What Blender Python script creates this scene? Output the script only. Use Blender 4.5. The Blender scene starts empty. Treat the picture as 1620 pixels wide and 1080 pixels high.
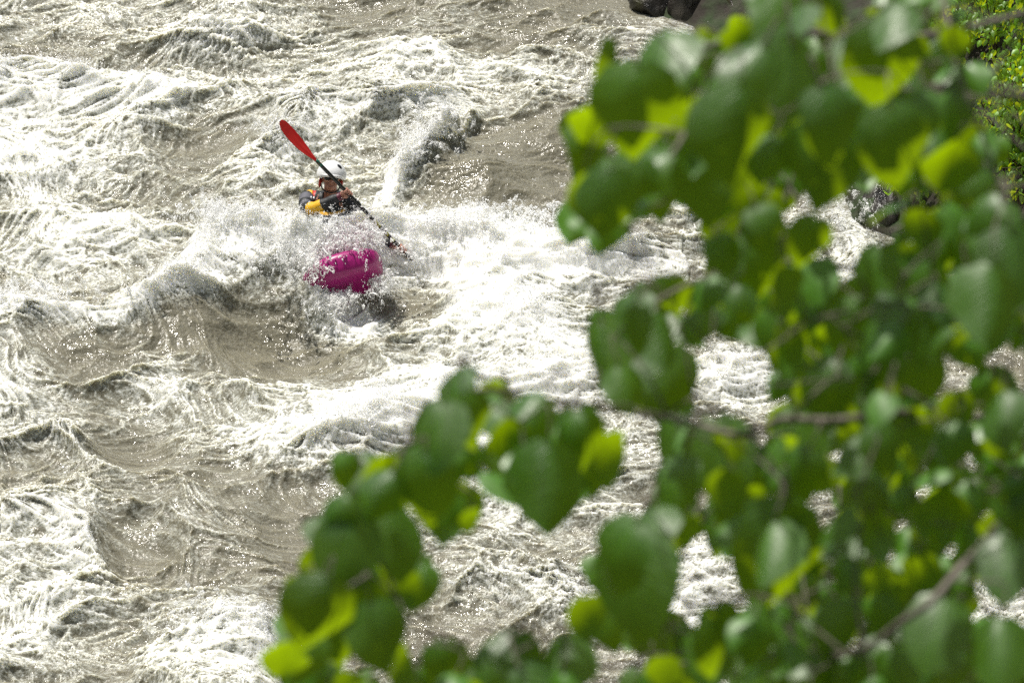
import bpy, bmesh, math, random
import numpy as np
from mathutils import Vector, Matrix, Quaternion

random.seed(7)
rng = np.random.default_rng(11)
sc = bpy.context.scene
COL = sc.collection
R = math.radians

# ------------------------------------------------------------------ camera, sky, sun, exposure
PITCH, DIST, LENS = R(28.0), 45.0, 185.0
CAM = Vector((0.0, -DIST * math.cos(PITCH), DIST * math.sin(PITCH)))
FWD = Vector((0.0, math.cos(PITCH), -math.sin(PITCH)))
RGT = Vector((1.0, 0.0, 0.0))
UPV = RGT.cross(FWD)
PXD = 1620.0 * LENS / 36.0            # pixels per metre at one metre (photo is 1620 wide)
cd = bpy.data.cameras.new('camera')
cam = bpy.data.objects.new('camera', cd)
COL.objects.link(cam)
cam.location = CAM
cam.rotation_euler = (R(90.0) - PITCH, 0, 0)
cd.lens, cd.sensor_width, cd.clip_start, cd.clip_end = LENS, 36.0, 0.3, 2000.0
cd.dof.use_dof = True
cd.dof.focus_distance = 44.6
cd.dof.aperture_fstop = 11.5
sc.camera = cam

SUN = Vector((-0.30, 0.36, 1.02)).normalized()
wd = bpy.data.worlds.new('World')
sc.world = wd
wd.use_nodes = True
sky = wd.node_tree.nodes.new('ShaderNodeTexSky')
sky.sky_type = 'NISHITA'
sky.sun_disc = False
sky.sun_elevation = math.asin(SUN.z)
sky.sun_rotation = math.atan2(SUN.x, SUN.y)
bg = wd.node_tree.nodes['Background']
bg.inputs['Strength'].default_value = 0.10
hz = wd.node_tree.nodes.new('ShaderNodeMix')          # grey added to the sky colour so shade turns less blue
hz.data_type = 'RGBA'
hz.inputs['Factor'].default_value = 0.5
hz.inputs['B'].default_value = (3.6, 3.7, 3.6, 1)
wd.node_tree.links.new(sky.outputs[0], hz.inputs['A'])
wd.node_tree.links.new(hz.outputs['Result'], bg.inputs['Color'])
sl = bpy.data.lights.new('sun', 'SUN')
sl.energy, sl.angle, sl.color = 5.0, R(0.53), (1.0, 0.95, 0.87)
so = bpy.data.objects.new('sun', sl)
so.rotation_euler = SUN.to_track_quat('Z', 'Y').to_euler()
COL.objects.link(so)
sc.view_settings.view_transform = 'Standard'
sc.view_settings.look = 'None'
sc.view_settings.exposure = 0.24
sc.view_settings.gamma = 1.0
sc.view_settings.use_curve_mapping = False
sc.cycles.use_denoising = False
sc.cycles.max_bounces = 8
sc.cycles.sample_clamp_indirect = 6.0


def ray(px, py):
    d = FWD + RGT * ((px - 810.0) / PXD) - UPV * ((py - 540.0) / PXD)
    return d


def at(px, py, z=0.0):
    """world point at height z that the photo shows at pixel (px, py)"""
    d = ray(px, py)
    return CAM + d * ((z - CAM.z) / d.z)


def at_d(px, py, depth):
    return CAM + ray(px, py) * depth


# ------------------------------------------------------------------ helpers
def mat(name):
    m = bpy.data.materials.new(name)
    m.use_nodes = True
    nt = m.node_tree
    return m, nt, nt.nodes['Principled BSDF']


def simple(name, col, rough=0.5, var=0.0, scale=20.0, metallic=0.0, coat=0.0, bump=0.0):
    m, nt, b = mat(name)
    b.inputs['Base Color'].default_value = (*col, 1)
    b.inputs['Roughness'].default_value = rough
    b.inputs['Metallic'].default_value = metallic
    b.inputs['Coat Weight'].default_value = coat
    if var or bump:
        tc = nt.nodes.new('ShaderNodeTexCoord')
        n = nt.nodes.new('ShaderNodeTexNoise')
        n.inputs['Scale'].default_value = scale
        n.inputs['Detail'].default_value = 5
        nt.links.new(tc.outputs['Object'], n.inputs['Vector'])
        if var:
            mx = nt.nodes.new('ShaderNodeMix')
            mx.data_type = 'RGBA'
            mx.inputs['A'].default_value = (*[c * (1 - var) for c in col], 1)
            mx.inputs['B'].default_value = (*[min(1, c * (1 + var)) for c in col], 1)
            nt.links.new(n.outputs['Fac'], mx.inputs['Factor'])
            nt.links.new(mx.outputs['Result'], b.inputs['Base Color'])
        if bump:
            bp = nt.nodes.new('ShaderNodeBump')
            bp.inputs['Strength'].default_value = bump
            bp.inputs['Distance'].default_value = 0.02
            nt.links.new(n.outputs['Fac'], bp.inputs['Height'])
            nt.links.new(bp.outputs[0], b.inputs['Normal'])
    return m


def link(name, me, m=None, parent=None, smooth=True):
    o = bpy.data.objects.new(name, me)
    COL.objects.link(o)
    if m is not None:
        for q in (m if isinstance(m, (list, tuple)) else [m]):
            me.materials.append(q)
    if smooth and len(me.polygons):
        me.polygons.foreach_set('use_smooth', np.ones(len(me.polygons), bool))
    if parent is not None:
        o.parent = parent
    return o


def pymesh(name, v, f):
    me = bpy.data.meshes.new(name)
    me.from_pydata([tuple(p) for p in v], [], [tuple(q) for q in f])
    me.update()
    return me


def empty(name, loc, label, cat, group=None):
    o = bpy.data.objects.new(name, None)
    COL.objects.link(o)
    o.location = loc
    o.empty_display_size = 0.1
    tag(o, label, cat, group)
    return o


def tag(o, label, cat, group=None):
    o['label'] = label
    o['category'] = cat
    if group:
        o['group'] = group
    return o


def grid_mesh(name, P, attr=None):
    """P: (ny, nx, 3) array -> quad mesh"""
    ny, nx = P.shape[:2]
    me = bpy.data.meshes.new(name)
    me.vertices.add(ny * nx)
    me.vertices.foreach_set('co', P.reshape(-1).astype(np.float32))
    i = np.arange(ny * nx, dtype=np.int32).reshape(ny, nx)
    q = np.stack([i[:-1, :-1], i[:-1, 1:], i[1:, 1:], i[1:, :-1]], -1).reshape(-1)
    n = (ny - 1) * (nx - 1)
    me.loops.add(n * 4)
    me.loops.foreach_set('vertex_index', q)
    me.polygons.add(n)
    me.polygons.foreach_set('loop_start', np.arange(0, n * 4, 4, dtype=np.int32))
    me.polygons.foreach_set('loop_total', np.full(n, 4, dtype=np.int32))
    for k, a in (attr or {}).items():
        at_ = me.attributes.new(k, 'FLOAT', 'POINT')
        at_.data.foreach_set('value', a.reshape(-1).astype(np.float32))
    me.update(calc_edges=True)
    return me


_perm = rng.permutation(256).astype(np.int32)
_ang = rng.random(256) * 2 * np.pi
_gx, _gy = np.cos(_ang).astype(np.float32), np.sin(_ang).astype(np.float32)


def perlin(x, y, seed=0):
    x = np.asarray(x, np.float32) + np.float32(seed * 17.31)
    y = np.asarray(y, np.float32) + np.float32(seed * 9.77)
    xf, yf = np.floor(x), np.floor(y)
    xi, yi = xf.astype(np.int32) & 255, yf.astype(np.int32) & 255
    dx, dy = x - xf, y - yf
    xi1, yi1 = (xi + 1) & 255, (yi + 1) & 255
    u = dx * dx * dx * (dx * (dx * 6 - 15) + 10)
    v = dy * dy * dy * (dy * (dy * 6 - 15) + 10)
    a, b = _perm[xi], _perm[xi1]

    def g(h, px, py):
        return _gx[h] * px + _gy[h] * py
    n00 = g(_perm[(a + yi) & 255], dx, dy)
    n10 = g(_perm[(b + yi) & 255], dx - 1, dy)
    n01 = g(_perm[(a + yi1) & 255], dx, dy - 1)
    n11 = g(_perm[(b + yi1) & 255], dx - 1, dy - 1)
    p = n00 + u * (n10 - n00)
    q = n01 + u * (n11 - n01)
    return (p + v * (q - p)) * 1.5


def sstep(a, b, x):
    t = np.clip((x - a) / (b - a), 0, 1)
    return t * t * (3 - 2 * t)


# ------------------------------------------------------------------ the lie of the land
SHORE_Y = [-40, -26, -10, -2, 1.05, 2.3, 4.2, 6.1, 7.0, 9.0, 14, 40, 200]
SHORE_X = [5.0, 5.6, 6.2, 5.4, 4.35, 3.15, 2.75, 2.1, 1.3, 0.9, 2.0, 4, 6]


def bank_dist(x, y):
    """metres inland from the water's edge (negative over the river)"""
    a = x - np.interp(y, SHORE_Y, SHORE_X)
    b = -25.0 - y
    c = -15.0 - 0.05 * y - x
    d = np.maximum(np.maximum(a, b), c)
    return np.where(y > 200, 5, d)


def ground_z(x, y):
    t = bank_dist(x, y)
    n = perlin(x * 0.5, y * 0.5, 3) * 0.5 + perlin(x * 1.7, y * 1.7, 4) * 0.16
    up = np.where(t > 0, np.minimum(1.30 * t, 19.4 + 0.12 * (t - 14.9)) + np.clip(t - 18, 0, 90) * .95, 0.55 * t)  # past the bank, unseen valley slopes added to block the low sky
    # the first steps of the far right bank are gentler than the slope below the camera
    far = sstep(-16, -6, y)
    up2 = np.where(t > 0, 0.12 + 0.75 * t, 0.55 * t)
    up2 = np.minimum(up2, 70 + 0.05 * t)
    z = up * (1 - far) + up2 * far
    return np.maximum(z, -2.2) + n * sstep(-0.6, 1.5, t) * np.where(far > .5, 1, .35)


def axis(a, b, step, grow, far):
    core = np.arange(a, b, step)
    ext, s, p = [], step, 0.0
    while p < far:
        s *= grow
        p += s
        ext.append(p)
    ext = np.array(ext)
    return np.concatenate([a - ext[::-1], core, core[-1] + ext])


gx, gy = axis(-16, 16, 0.45, 1.22, 600), axis(-44, 30, 0.45, 1.22, 600)
X, Y = np.meshgrid(gx, gy)
g_m, nt, b = mat('bank_soil')
tc = nt.nodes.new('ShaderNodeTexCoord')
n1 = nt.nodes.new('ShaderNodeTexNoise')
n1.inputs['Scale'].default_value = 3.0
n1.inputs['Detail'].default_value = 8
cr = nt.nodes.new('ShaderNodeValToRGB')
cr.color_ramp.elements[0].color = (0.022, 0.017, 0.011, 1)
cr.color_ramp.elements[1].color = (0.025, 0.045, 0.012, 1)
cr.color_ramp.elements[0].position, cr.color_ramp.elements[1].position = 0.42, 0.6
nt.links.new(tc.outputs['Object'], n1.inputs['Vector'])
nt.links.new(n1.outputs['Fac'], cr.inputs[0])
nt.links.new(cr.outputs[0], b.inputs['Base Color'])
bp = nt.nodes.new('ShaderNodeBump')
bp.inputs['Distance'].default_value = 0.1
nt.links.new(n1.outputs['Fac'], bp.inputs['Height'])
nt.links.new(bp.outputs[0], b.inputs['Normal'])
b.inputs['Roughness'].default_value = 0.9
ground = link('ground', grid_mesh('ground', np.stack([X, Y, ground_z(X, Y)], -1)), g_m)
ground['kind'] = 'structure'

# ------------------------------------------------------------------ the river
# crest lines: (photo x, photo y, crest height), front width, back width, foam, foam reach in front, behind
RIDGES = [
    ([(225, 455, .02), (285, 385, .22), (330, 342, .40), (400, 325, .54), (470, 334, .60), (540, 348, .55), (590, 366, .30), (650, 374, .12),
      (700, 360, .24), (760, 346, .36), (850, 366, .28), (960, 395, .2), (1080, 430, .05)], .38, .45, 1.35, .6, .14),
    ([(-120, 485, .2), (0, 468, .30), (70, 462, .32), (150, 484, .28), (240, 468, .22), (330, 462, .10), (380, 470, 0)], .3, .4, 1.5, .24, .25),
    ([(330, 655, 0), (400, 672, .10), (500, 660, .22), (600, 640, .24), (720, 620, .2), (860, 600, .12), (980, 600, 0)], .5, .35, .75, .7, .25),
    ([(-140, 700, .3), (0, 672, .36), (80, 655, .38), (140, 672, .30), (200, 715, .12), (240, 740, 0)], .6, .3, .5, .35, .16),
    ([(-120, 125, .3), (0, 105, .34), (110, 98, .36), (190, 122, .28), (280, 150, .14), (330, 165, 0)], .4, .4, .8, .6, .35),
    ([(330, 175, 0), (420, 160, .22), (520, 148, .28), (600, 152, .26), (700, 158, .12), (760, 165, 0)], .35, .4, .5, .35, .2),
    ([(590, 300, .05), (625, 255, .3), (655, 215, .42), (695, 190, .5), (720, 188, .4), (760, 190, 0)], .3, .28, 1.8, .5, .14),
    ([(330, 270, 0), (380, 215, .25), (430, 200, .32), (480, 225, .15), (500, 240, 0)], .45, .35, .5, .7, .15),
    ([(200, 1065, 0), (260, 1000, .2), (340, 962, .28), (410, 960, .28), (470, 985, .15), (520, 1000, 0)], .6, .35, .75, .7, .12),
    ([(690, 930, .0), (760, 905, .18), (860, 930, .2), (960, 960, .1), (1000, 980, 0)], .4, .5, .5, .5, .12),
    ([(560, 80, 0), (620, 60, .2), (690, 62, .2), (760, 85, 0)], .3, .3, .4, .3, .15),
    ([(780, 165, 0), (830, 130, .24), (880, 135, .2), (930, 160, 0)], .28, .3, .5, .3, .1),
    ([(200, 70, 0), (280, 40, .22), (380, 45, .2), (470, 65, 0)], .4, .35, .5, .5, .2),
    ([(640, 520, 0), (720, 470, .16), (800, 480, .2), (900, 520, .16), (1000, 560, 0)], .4, .4, .7, .6, .3),
    ([(0, 830, .1), (60, 800, .2), (150, 850, .2), (190, 900, 0)], .4, .4, .5, .6, .12),
    ([(240, 820, 0), (300, 790, .12), (400, 800, .14), (500, 830, 0)], .4, .5, .1, .3, .1),
]
# hollows and humps: photo x, y, height, radius across, radius along, foam change
BUMPS = [
    (450, 590, -.38, .55, .62, -.7), (300, 530, -.02, .40, .35, -.5), (215, 720, -.26, .30, .5, -.8), (150, 590, -.05, .40, .7, -.45),
    (785, 252, .40, .66, .54, -1.3), (552, 480, .10, .34, .22, 1.2), (494, 446, .20, .16, .20, .9), (850, 215, .12, .55, .5, -.8), (860, 180, -.05, .6, .45, -.6), (650, 492, -.20, .42, .45, -1.3),  # second: foam at the bow's foot, thickened to lighten the kayak's shadow
    (100, 540, -.04, .5, .5, -.55), (280, 860, .0, .9, 1.3, -.4), (470, 880, -.05, .5, .9, -.6), (560, 520, -.10, .4, .3, -.1),
    (330, 225, -.02, .45, .4, -.3), (600, 40, .0, .5, .4, -.35), (800, 80, .0, .7, .4, -.4), (590, 496, .0, .30, .20, .9), (340, 420, .0, .35, .25, .35),  # last two: foam added to lighten shade under the bow and wave front
    (860, 330, -.1, .3, .3, -.5), (900, 20, 0, .6, .6, -.3), (860, 900, -.1, .35, .35, -.6), (1000, 380, .1, .5, .6, -.5),
    (700, 420, .06, .8, .6, .8), (860, 430, .05, .8, .7, .55), (780, 540, .0, .8, .7, .35), (560, 700, .0, .9, .6, .4), (250, 620, .0, .35, .8, .45),
    (60, 240, .0, .8, .9, .35), (140, 400, .0, .8, .7, .3), (520, 230, .0, .5, .5, .25), (90, 40, .0, .9, .7, .2), (700, 640, 0, .8, .6, .4),
    (270, 470, .0, .35, .3, .25), (640, 20, 0, .3, .3, -.2), (820, 780, 0, .6, .7, .35), (1150, 600, 0, .5, .6, .5), (1340, 350, .1, .5, .6, .7),
    (30, 960, 0, .4, .7, .3), (1120, 940, 0, .5, .6, .6), (110, 900, 0, .25, 1.2, .35), (1080, 60, 0, .5, .5, .3),
    (700, 110, 0, .6, .4, .15), (430, 100, 0, .6, .3, .1), (250, 150, 0, .7, .3, .15),
]


def river_fields(X, Y):
    """height, choppy offsets and foam of the water at plan positions X, Y"""
    H = np.zeros_like(X)
    F = np.zeros_like(X)
    wx = perlin(X * .9, Y * .9, 21) * .22 + perlin(X * 2.1, Y * 2.1, 22) * .09
    wy = perlin(X * .9, Y * .9, 23) * .22 + perlin(X * 2.1, Y * 2.1, 24) * .09
    Xw, Yw = X + wx * .6, Y + wy * .6
    for pts, wf, wb, fo, ff, fb in RIDGES:
        W = [at(p[0], p[1], p[2]) for p in pts]
        xs, ys, hs = [w.x for w in W], [w.y for w in W], [p[2] for p in pts]
        yc, hh = np.interp(Xw, xs, ys), np.interp(Xw, xs, hs, left=0, right=0)
        d = Yw - yc
        pf = np.where(d < 0, np.exp(-(np.abs(d) / (wf * 1.35)) ** 1.6), np.exp(-(d / wb) ** 2))
        H += hh * .88 * pf
        e = np.interp(Xw, xs, [min(1, h / .12) for h in hs], left=0, right=0)
        F += fo * e * np.where(d < 0, np.exp(-(d / ff) ** 2), np.exp(-(d / fb) ** 2))
    for px, py, h, rx, ry, fo in BUMPS:
        c = at(px, py, h)
        q = ((Xw - c.x) / rx) ** 2 + ((Yw - c.y) / ry) ** 2
        g = np.exp(-q)
        H += h * g
        F += fo * g
    # rolling, sharp-crested chop
    m0 = perlin(Xw * .55, Yw * .8, 31)
    m1 = perlin(Xw * .75, Yw * 1.1, 1)
    m2 = perlin(Xw * 1.35, Yw * 2.0, 2)
    m3 = perlin(Xw * 2.6 + m1, Yw * 3.8, 5)
    mid = .13 * m0 + .17 * m1 + .085 * (.7 - 2 * np.abs(m2)) + .042 * (.7 - 2 * np.abs(m3))
    low = perlin(X * .45, Y * .6, 8)
    F += .13 + .46 * low + 1.5 * (mid - .02)
    calm = sstep(.2, -.6, F)                        # 1 in the smooth brown water
    H += mid * (1 - .5 * calm)
    # small waves and threads of foam, drawn out along the current
    th = .5 * m1 + .35 * m0
    ca, sa = np.cos(th), np.sin(th)
    a = (Xw * ca - Yw * sa) * .62 + .06 * m3
    c_ = (Xw * sa + Yw * ca) * 1.15 + .06 * m2 + 1.2 * H       # keeps its grain on steep faces
    r1 = perlin(a * 4.6, c_ * 5.2, 6)
    r2 = perlin(a * 10 + r1 * .7, c_ * 11 + r1 * .3, 7)
    r3 = perlin(a * 21 + r2 * .7, c_ * 23 + r1 * .5, 9)
    r4 = perlin(a * 42 + r3 * .5, c_ * 44 + r2 * .5, 10)
    rid1, rid2, rid3, rid4 = 1 - np.abs(r1) * 2, 1 - np.abs(r2) * 2, 1 - np.abs(r3) * 2, 1 - np.abs(r4) * 2
    lace = .26 * rid1 + .34 * rid2 + .32 * rid3 + .26 * rid4 - .46
    foam = F * .85 + lace * (.60 + .15 * np.clip(F, 0, 1)) + .02
    foam = np.clip(foam, -.30, 1.5)
    fm = sstep(0, .8, foam)
    rough = (1 - .45 * calm)
    H += rough * (.020 * rid1 + .0062 * rid2 + .0020 * rid3 + .0007 * rid4)
    H += fm * (.013 * rid1 + .0055 * rid2 + .0024 * rid3 + .0012 * rid4)
    return H, foam, F


XA, XB, YA, YB = -5.3, 5.3, -5.9, 7.4
rx = axis(XA, XB, 0.0108, 1.35, 60)
ry = axis(YA, YB, 0.0142, 1.35, 230)
X, Y = np.meshgrid(rx.astype(np.float32), ry.astype(np.float32))
H, foam, F = river_fields(X, Y)
# let the detail die out beyond the part that the camera sees
fade = sstep(XA - 6, XA - .2, X) * sstep(XB + 6, XB + .2, X) * sstep(YA - 6, YA - .2, Y) * sstep(YB + 8, YB + .2, Y)
H *= fade
near_bank = sstep(.05, 1.1, -bank_dist(X, Y)) * .9 + .1
H *= near_bank
foam = foam - .35 * (1 - near_bank)
foam = foam * fade + .12 * (1 - fade)
# choppy: pull the surface towards the crests
ks = 9
Hs = H.copy()
for _ in range(2):
    for ax in (0, 1):
        cs = np.cumsum(np.pad(Hs, [(ks, ks) if a == ax else (0, 0) for a in (0, 1)], mode='edge'), axis=ax)
        Hs = (np.take(cs, np.arange(2 * ks, cs.shape[ax]), ax) - np.concatenate([np.zeros_like(np.take(cs, [0], ax)), np.take(cs, np.arange(0, cs.shape[ax] - 2 * ks - 1), ax)], ax)) / (2 * ks + 1) if False else \
            (np.take(cs, np.arange(2 * ks, cs.shape[ax]), ax) - np.take(cs, np.arange(0, cs.shape[ax] - 2 * ks), ax)) / (2 * ks)
gyH, gxH = np.gradient(Hs, ry, rx)
k = .10
PX = X + np.clip(gxH, -1, 1) * k * fade
PY = Y + np.clip(gyH, -1, 1) * k * fade - .10 * sstep(.15, .5, Hs) * sstep(.2, .8, foam) * fade   # foam spills forward
river_m, nt, wb_ = mat('silty_water')
L = nt.links.new
tc = nt.nodes.new('ShaderNodeTexCoord')
av = nt.nodes.new('ShaderNodeAttribute')
av.attribute_name = 'foam'


def noise(nt, vec, scale, detail=4.0, dist=0.0, rough=0.6):
    n = nt.nodes.new('ShaderNodeTexNoise')
    n.inputs['Scale'].default_value = scale
    n.inputs['Detail'].default_value = detail
    n.inputs['Distortion'].default_value = dist
    n.inputs['Roughness'].default_value = rough
    nt.links.new(vec, n.inputs['Vector'])
    return n


def math_(nt, op, a, b_=None, c=None):
    n = nt.nodes.new('ShaderNodeMath')
    n.operation = op
    for i, v in enumerate((a, b_, c)):
        if v is None:
            continue
        if isinstance(v, (int, float)):
            n.inputs[i].default_value = v
        else:
            nt.links.new(v, n.inputs[i])
    return n.outputs[0]


def maprange(nt, v, a, b_, c=0.0, d=1.0, smooth=True):
    n = nt.nodes.new('ShaderNodeMapRange')
    if smooth:
        n.interpolation_type = 'SMOOTHSTEP'
    nt.links.new(v, n.inputs['Value'])
    for k_, q in zip(('From Min', 'From Max', 'To Min', 'To Max'), (a, b_, c, d)):
        n.inputs[k_].default_value = q
    return n.outputs['Result']


def mixc(nt, f, a, b_):
    n = nt.nodes.new('ShaderNodeMix')
    n.data_type = 'RGBA'
    for key, v in (('Factor', f), ('A', a), ('B', b_)):
        if isinstance(v, tuple):
            n.inputs[key].default_value = (*v, 1)
        elif isinstance(v, (int, float)):
            n.inputs[key].default_value = v
        else:
            nt.links.new(v, n.inputs[key])
    return n.outputs['Result']


P_ = tc.outputs['Object']


def ridge(n, k_):
    # thin bright threads where the noise crosses its middle value
    a_ = math_(nt, 'ABSOLUTE', math_(nt, 'SUBTRACT', n.outputs['Fac'], .5))
    return math_(nt, 'MULTIPLY_ADD', a_, -k_, 1.0)


nbig = noise(nt, P_, 1.3, 3)
mp = nt.nodes.new('ShaderNodeMapping')
mp.inputs['Scale'].default_value = (.62, 1.15, 1.0)
nt.links.new(P_, mp.inputs['Vector'])
Q_ = mp.outputs[0]
t1, t2, t3 = noise(nt, Q_, 7, 3, 1.4, .55), noise(nt, Q_, 17, 3, 1.2, .6), noise(nt, Q_, 40, 2, .8, .55)
thr = math_(nt, 'ADD', math_(nt, 'MULTIPLY', ridge(t1, 9), .42), math_(nt, 'MULTIPLY', ridge(t2, 8), .40))
thr = math_(nt, 'ADD', thr, math_(nt, 'MULTIPLY', ridge(t3, 7), .34))
flk = noise(nt, P_, 110, 2, 0, .5)
f1 = math_(nt, 'ADD', math_(nt, 'MULTIPLY', thr, .70), av.outputs['Fac'])
f1 = math_(nt, 'ADD', f1, math_(nt, 'MULTIPLY', maprange(nt, flk.outputs['Fac'], .60, .75), .35))
ff = maprange(nt, f1, .18, 1.55, 0, .95)
wcol = mixc(nt, nbig.outputs['Fac'], (.158, .148, .106), (.215, .203, .155))
col = mixc(nt, maprange(nt, ff, 0, .55, 0, 1, False), wcol, (.46, .47, .415))
col = mixc(nt, maprange(nt, ff, .30, .94), col, (.77, .775, .75))
L(col, wb_.inputs['Base Color'])
gl = noise(nt, P_, 3.2, 3)
L(math_(nt, 'ADD', maprange(nt, ff, 0, 1, .0, .30), maprange(nt, gl.outputs['Fac'], .40, .60, .34, .12)), wb_.inputs['Roughness'])
wb_.inputs['IOR'].default_value = 1.33
wb_.inputs['Subsurface Weight'].default_value = 0.85
wb_.inputs['Subsurface Radius'].default_value = (1.0, .95, .75)
wb_.inputs['Subsurface Scale'].default_value = 0.09
nb = noise(nt, P_, 22, 2.0, .4, .5)
bp = nt.nodes.new('ShaderNodeBump')
L(maprange(nt, ff, 0, .8, 1.0, .35), bp.inputs['Strength'])
bp.inputs['Distance'].default_value = 0.020
L(nb.outputs['Fac'], bp.inputs['Height'])
L(bp.outputs[0], wb_.inputs['Normal'])
river = link('river', grid_mesh('river', np.stack([PX, PY, H], -1), {'foam': foam}), river_m)
river['kind'] = 'structure'


def smooth_path(pts, n=6):
    """Catmull-Rom through points (any length of tuple)"""
    p = [np.array(q, float) for q in pts]
    p = [2 * p[0] - p[1]] + p + [2 * p[-1] - p[-2]]
    out = []
    for i in range(1, len(p) - 2):
        for t in np.linspace(0, 1, n, endpoint=False):
            out.append(.5 * ((2 * p[i]) + (p[i + 1] - p[i - 1]) * t + (2 * p[i - 1] - 5 * p[i] + 4 * p[i + 1] - p[i + 2]) * t * t +
                             (3 * p[i] - p[i - 1] - 3 * p[i + 1] + p[i + 2]) * t ** 3))
    out.append(p[-2])
    return out


class MB:
    """collects vertices and faces of one mesh"""

    def __init__(self):
        self.v, self.f, self.mi = [], [], []

    def tube(self, pts, radii, sides=8, mats=None, cap=True, squash=None):
        pts = [Vector(p) for p in pts]
        base = len(self.v)
        up = Vector((.123, .456, .88))
        for i, p in enumerate(pts):
            d = (pts[min(i + 1, len(pts) - 1)] - pts[max(i - 1, 0)]).normalized()
            a = d.cross(up)
            if a.length < 1e-4:
                a = d.cross(Vector((1, 0, 0)))
            a.normalize()
            b_ = d.cross(a).normalized()
            up = a.cross(d)
            r = radii[i] if hasattr(radii, '__len__') else radii
            for k_ in range(sides):
                t = 2 * math.pi * k_ / sides
                self.v.append(p + (a * math.cos(t) + b_ * math.sin(t)) * r)
        for i in range(len(pts) - 1):
            for k_ in range(sides):
                q = base + i * sides
                self.f.append((q + k_, q + (k_ + 1) % sides, q + sides + (k_ + 1) % sides, q + sides + k_))
                self.mi.append(mats[i] if mats else 0)
        if cap:
            self.f.append(tuple(base + k_ for k_ in reversed(range(sides))))
            self.f.append(tuple(base + (len(pts) - 1) * sides + k_ for k_ in range(sides)))
            self.mi += [mats[0] if mats else 0, mats[-1] if mats else 0]

    def ball(self, c, r, M=None, nu=12, nv=8, mi=0):
        base = len(self.v)
        c = Vector(c)
        for j in range(nv + 1):
            th = math.pi * j / nv
            for i in range(nu):
                ph = 2 * math.pi * i / nu
                q = Vector((r[0] * math.sin(th) * math.cos(ph), r[1] * math.sin(th) * math.sin(ph), r[2] * math.cos(th)))
                self.v.append(c + (M @ q if M else q))
        for j in range(nv):
            for i in range(nu):
                q = base + j * nu
                self.f.append((q + i, q + nu + i, q + nu + (i + 1) % nu, q + (i + 1) % nu))
                self.mi.append(mi)

    def rings(self, rings, close=True, mi=0, mats=None, cap=True):
        base, n = len(self.v), len(rings[0])
        for rg in rings:
            self.v += [Vector(p) for p in rg]
        for i in range(len(rings) - 1):
            for k_ in range(n if close else n - 1):
                q = base + i * n
                self.f.append((q + k_, q + (k_ + 1) % n, q + n + (k_ + 1) % n, q + n + k_))
                self.mi.append(mats[i] if mats else mi)
        if cap and close:
            self.f.append(tuple(base + k_ for k_ in reversed(range(n))))
            self.f.append(tuple(base + (len(rings) - 1) * n + k_ for k_ in range(n)))
            self.mi += [mi, mi]

    def build(self, name, m, parent=None, smooth=True, inv=None):
        me = pymesh(name, [inv @ Vector(p) for p in self.v] if inv else self.v, self.f)
        o = link(name, me, m, parent, smooth)
        if any(self.mi):
            me.polygons.foreach_set('material_index', np.array(self.mi, dtype=np.int32))
        bm = bmesh.new()
        bm.from_mesh(me)
        bmesh.ops.remove_doubles(bm, verts=bm.verts, dist=1e-5)
        bmesh.ops.recalc_face_normals(bm, faces=bm.faces)
        bm.to_mesh(me)
        bm.free()
        return o


# ------------------------------------------------------------------ kayak
HIP = at(524, 392, 0.0)
magenta = simple('magenta_plastic', (.31, .005, .14), .36, .12, 9, bump=.05)
black_rub = simple('black_rubber', (.012, .012, .013), .5)
KAY = HIP + Vector((-.03, -.20, -.645))
kay = empty('kayak', KAY, 'magenta whitewater kayak with its blunt bow bursting out of the foaming wave', 'kayak')
kay.rotation_euler = (Matrix.Rotation(R(180 + 17), 3, 'Z') @ Matrix.Rotation(R(41), 3, 'X') @ Matrix.Rotation(R(6), 3, 'Y')).to_euler()
SEC = [(-1.36, .02, .17, .12), (-1.28, .10, .21, .06), (-1.05, .19, .25, -.02), (-.7, .27, .27, -.08), (-.2, .32, .29, -.12), (.3, .325, .31, -.11),
       (.65, .31, .33, -.06), (.90, .29, .345, -.01), (1.08, .265, .35, .04), (1.20, .225, .345, .085), (1.27, .165, .325, .125), (1.30, .09, .29, .165), (1.312, .001, .2285, .2275)]
SEC = [(y_, w_ * (1 + .30 * min(1, max(0, y_))), zt_, zb_) for y_, w_, zt_, zb_ in SEC]
SEC = np.array(smooth_path(SEC, 9))
for _ in range(5):
    SEC[1:-1] = .25 * SEC[:-2] + .5 * SEC[1:-1] + .25 * SEC[2:]


def sec_ring(q, n, top):
    y, w, zt, zb = q
    zs = zb + (zt - zb) * .60
    ring = []
    for k_ in range(n + 1):
        t = math.pi * k_ / n
        c_, s_ = math.cos(t), math.sin(t)
        e = .62 if not top else .8
        x = w * math.copysign(abs(c_) ** e, c_)
        ring.append((x, y, zs + ((zt - zs) if top else (zb - zs)) * abs(s_) ** (.75 if not top else .85)))
    return ring


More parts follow.
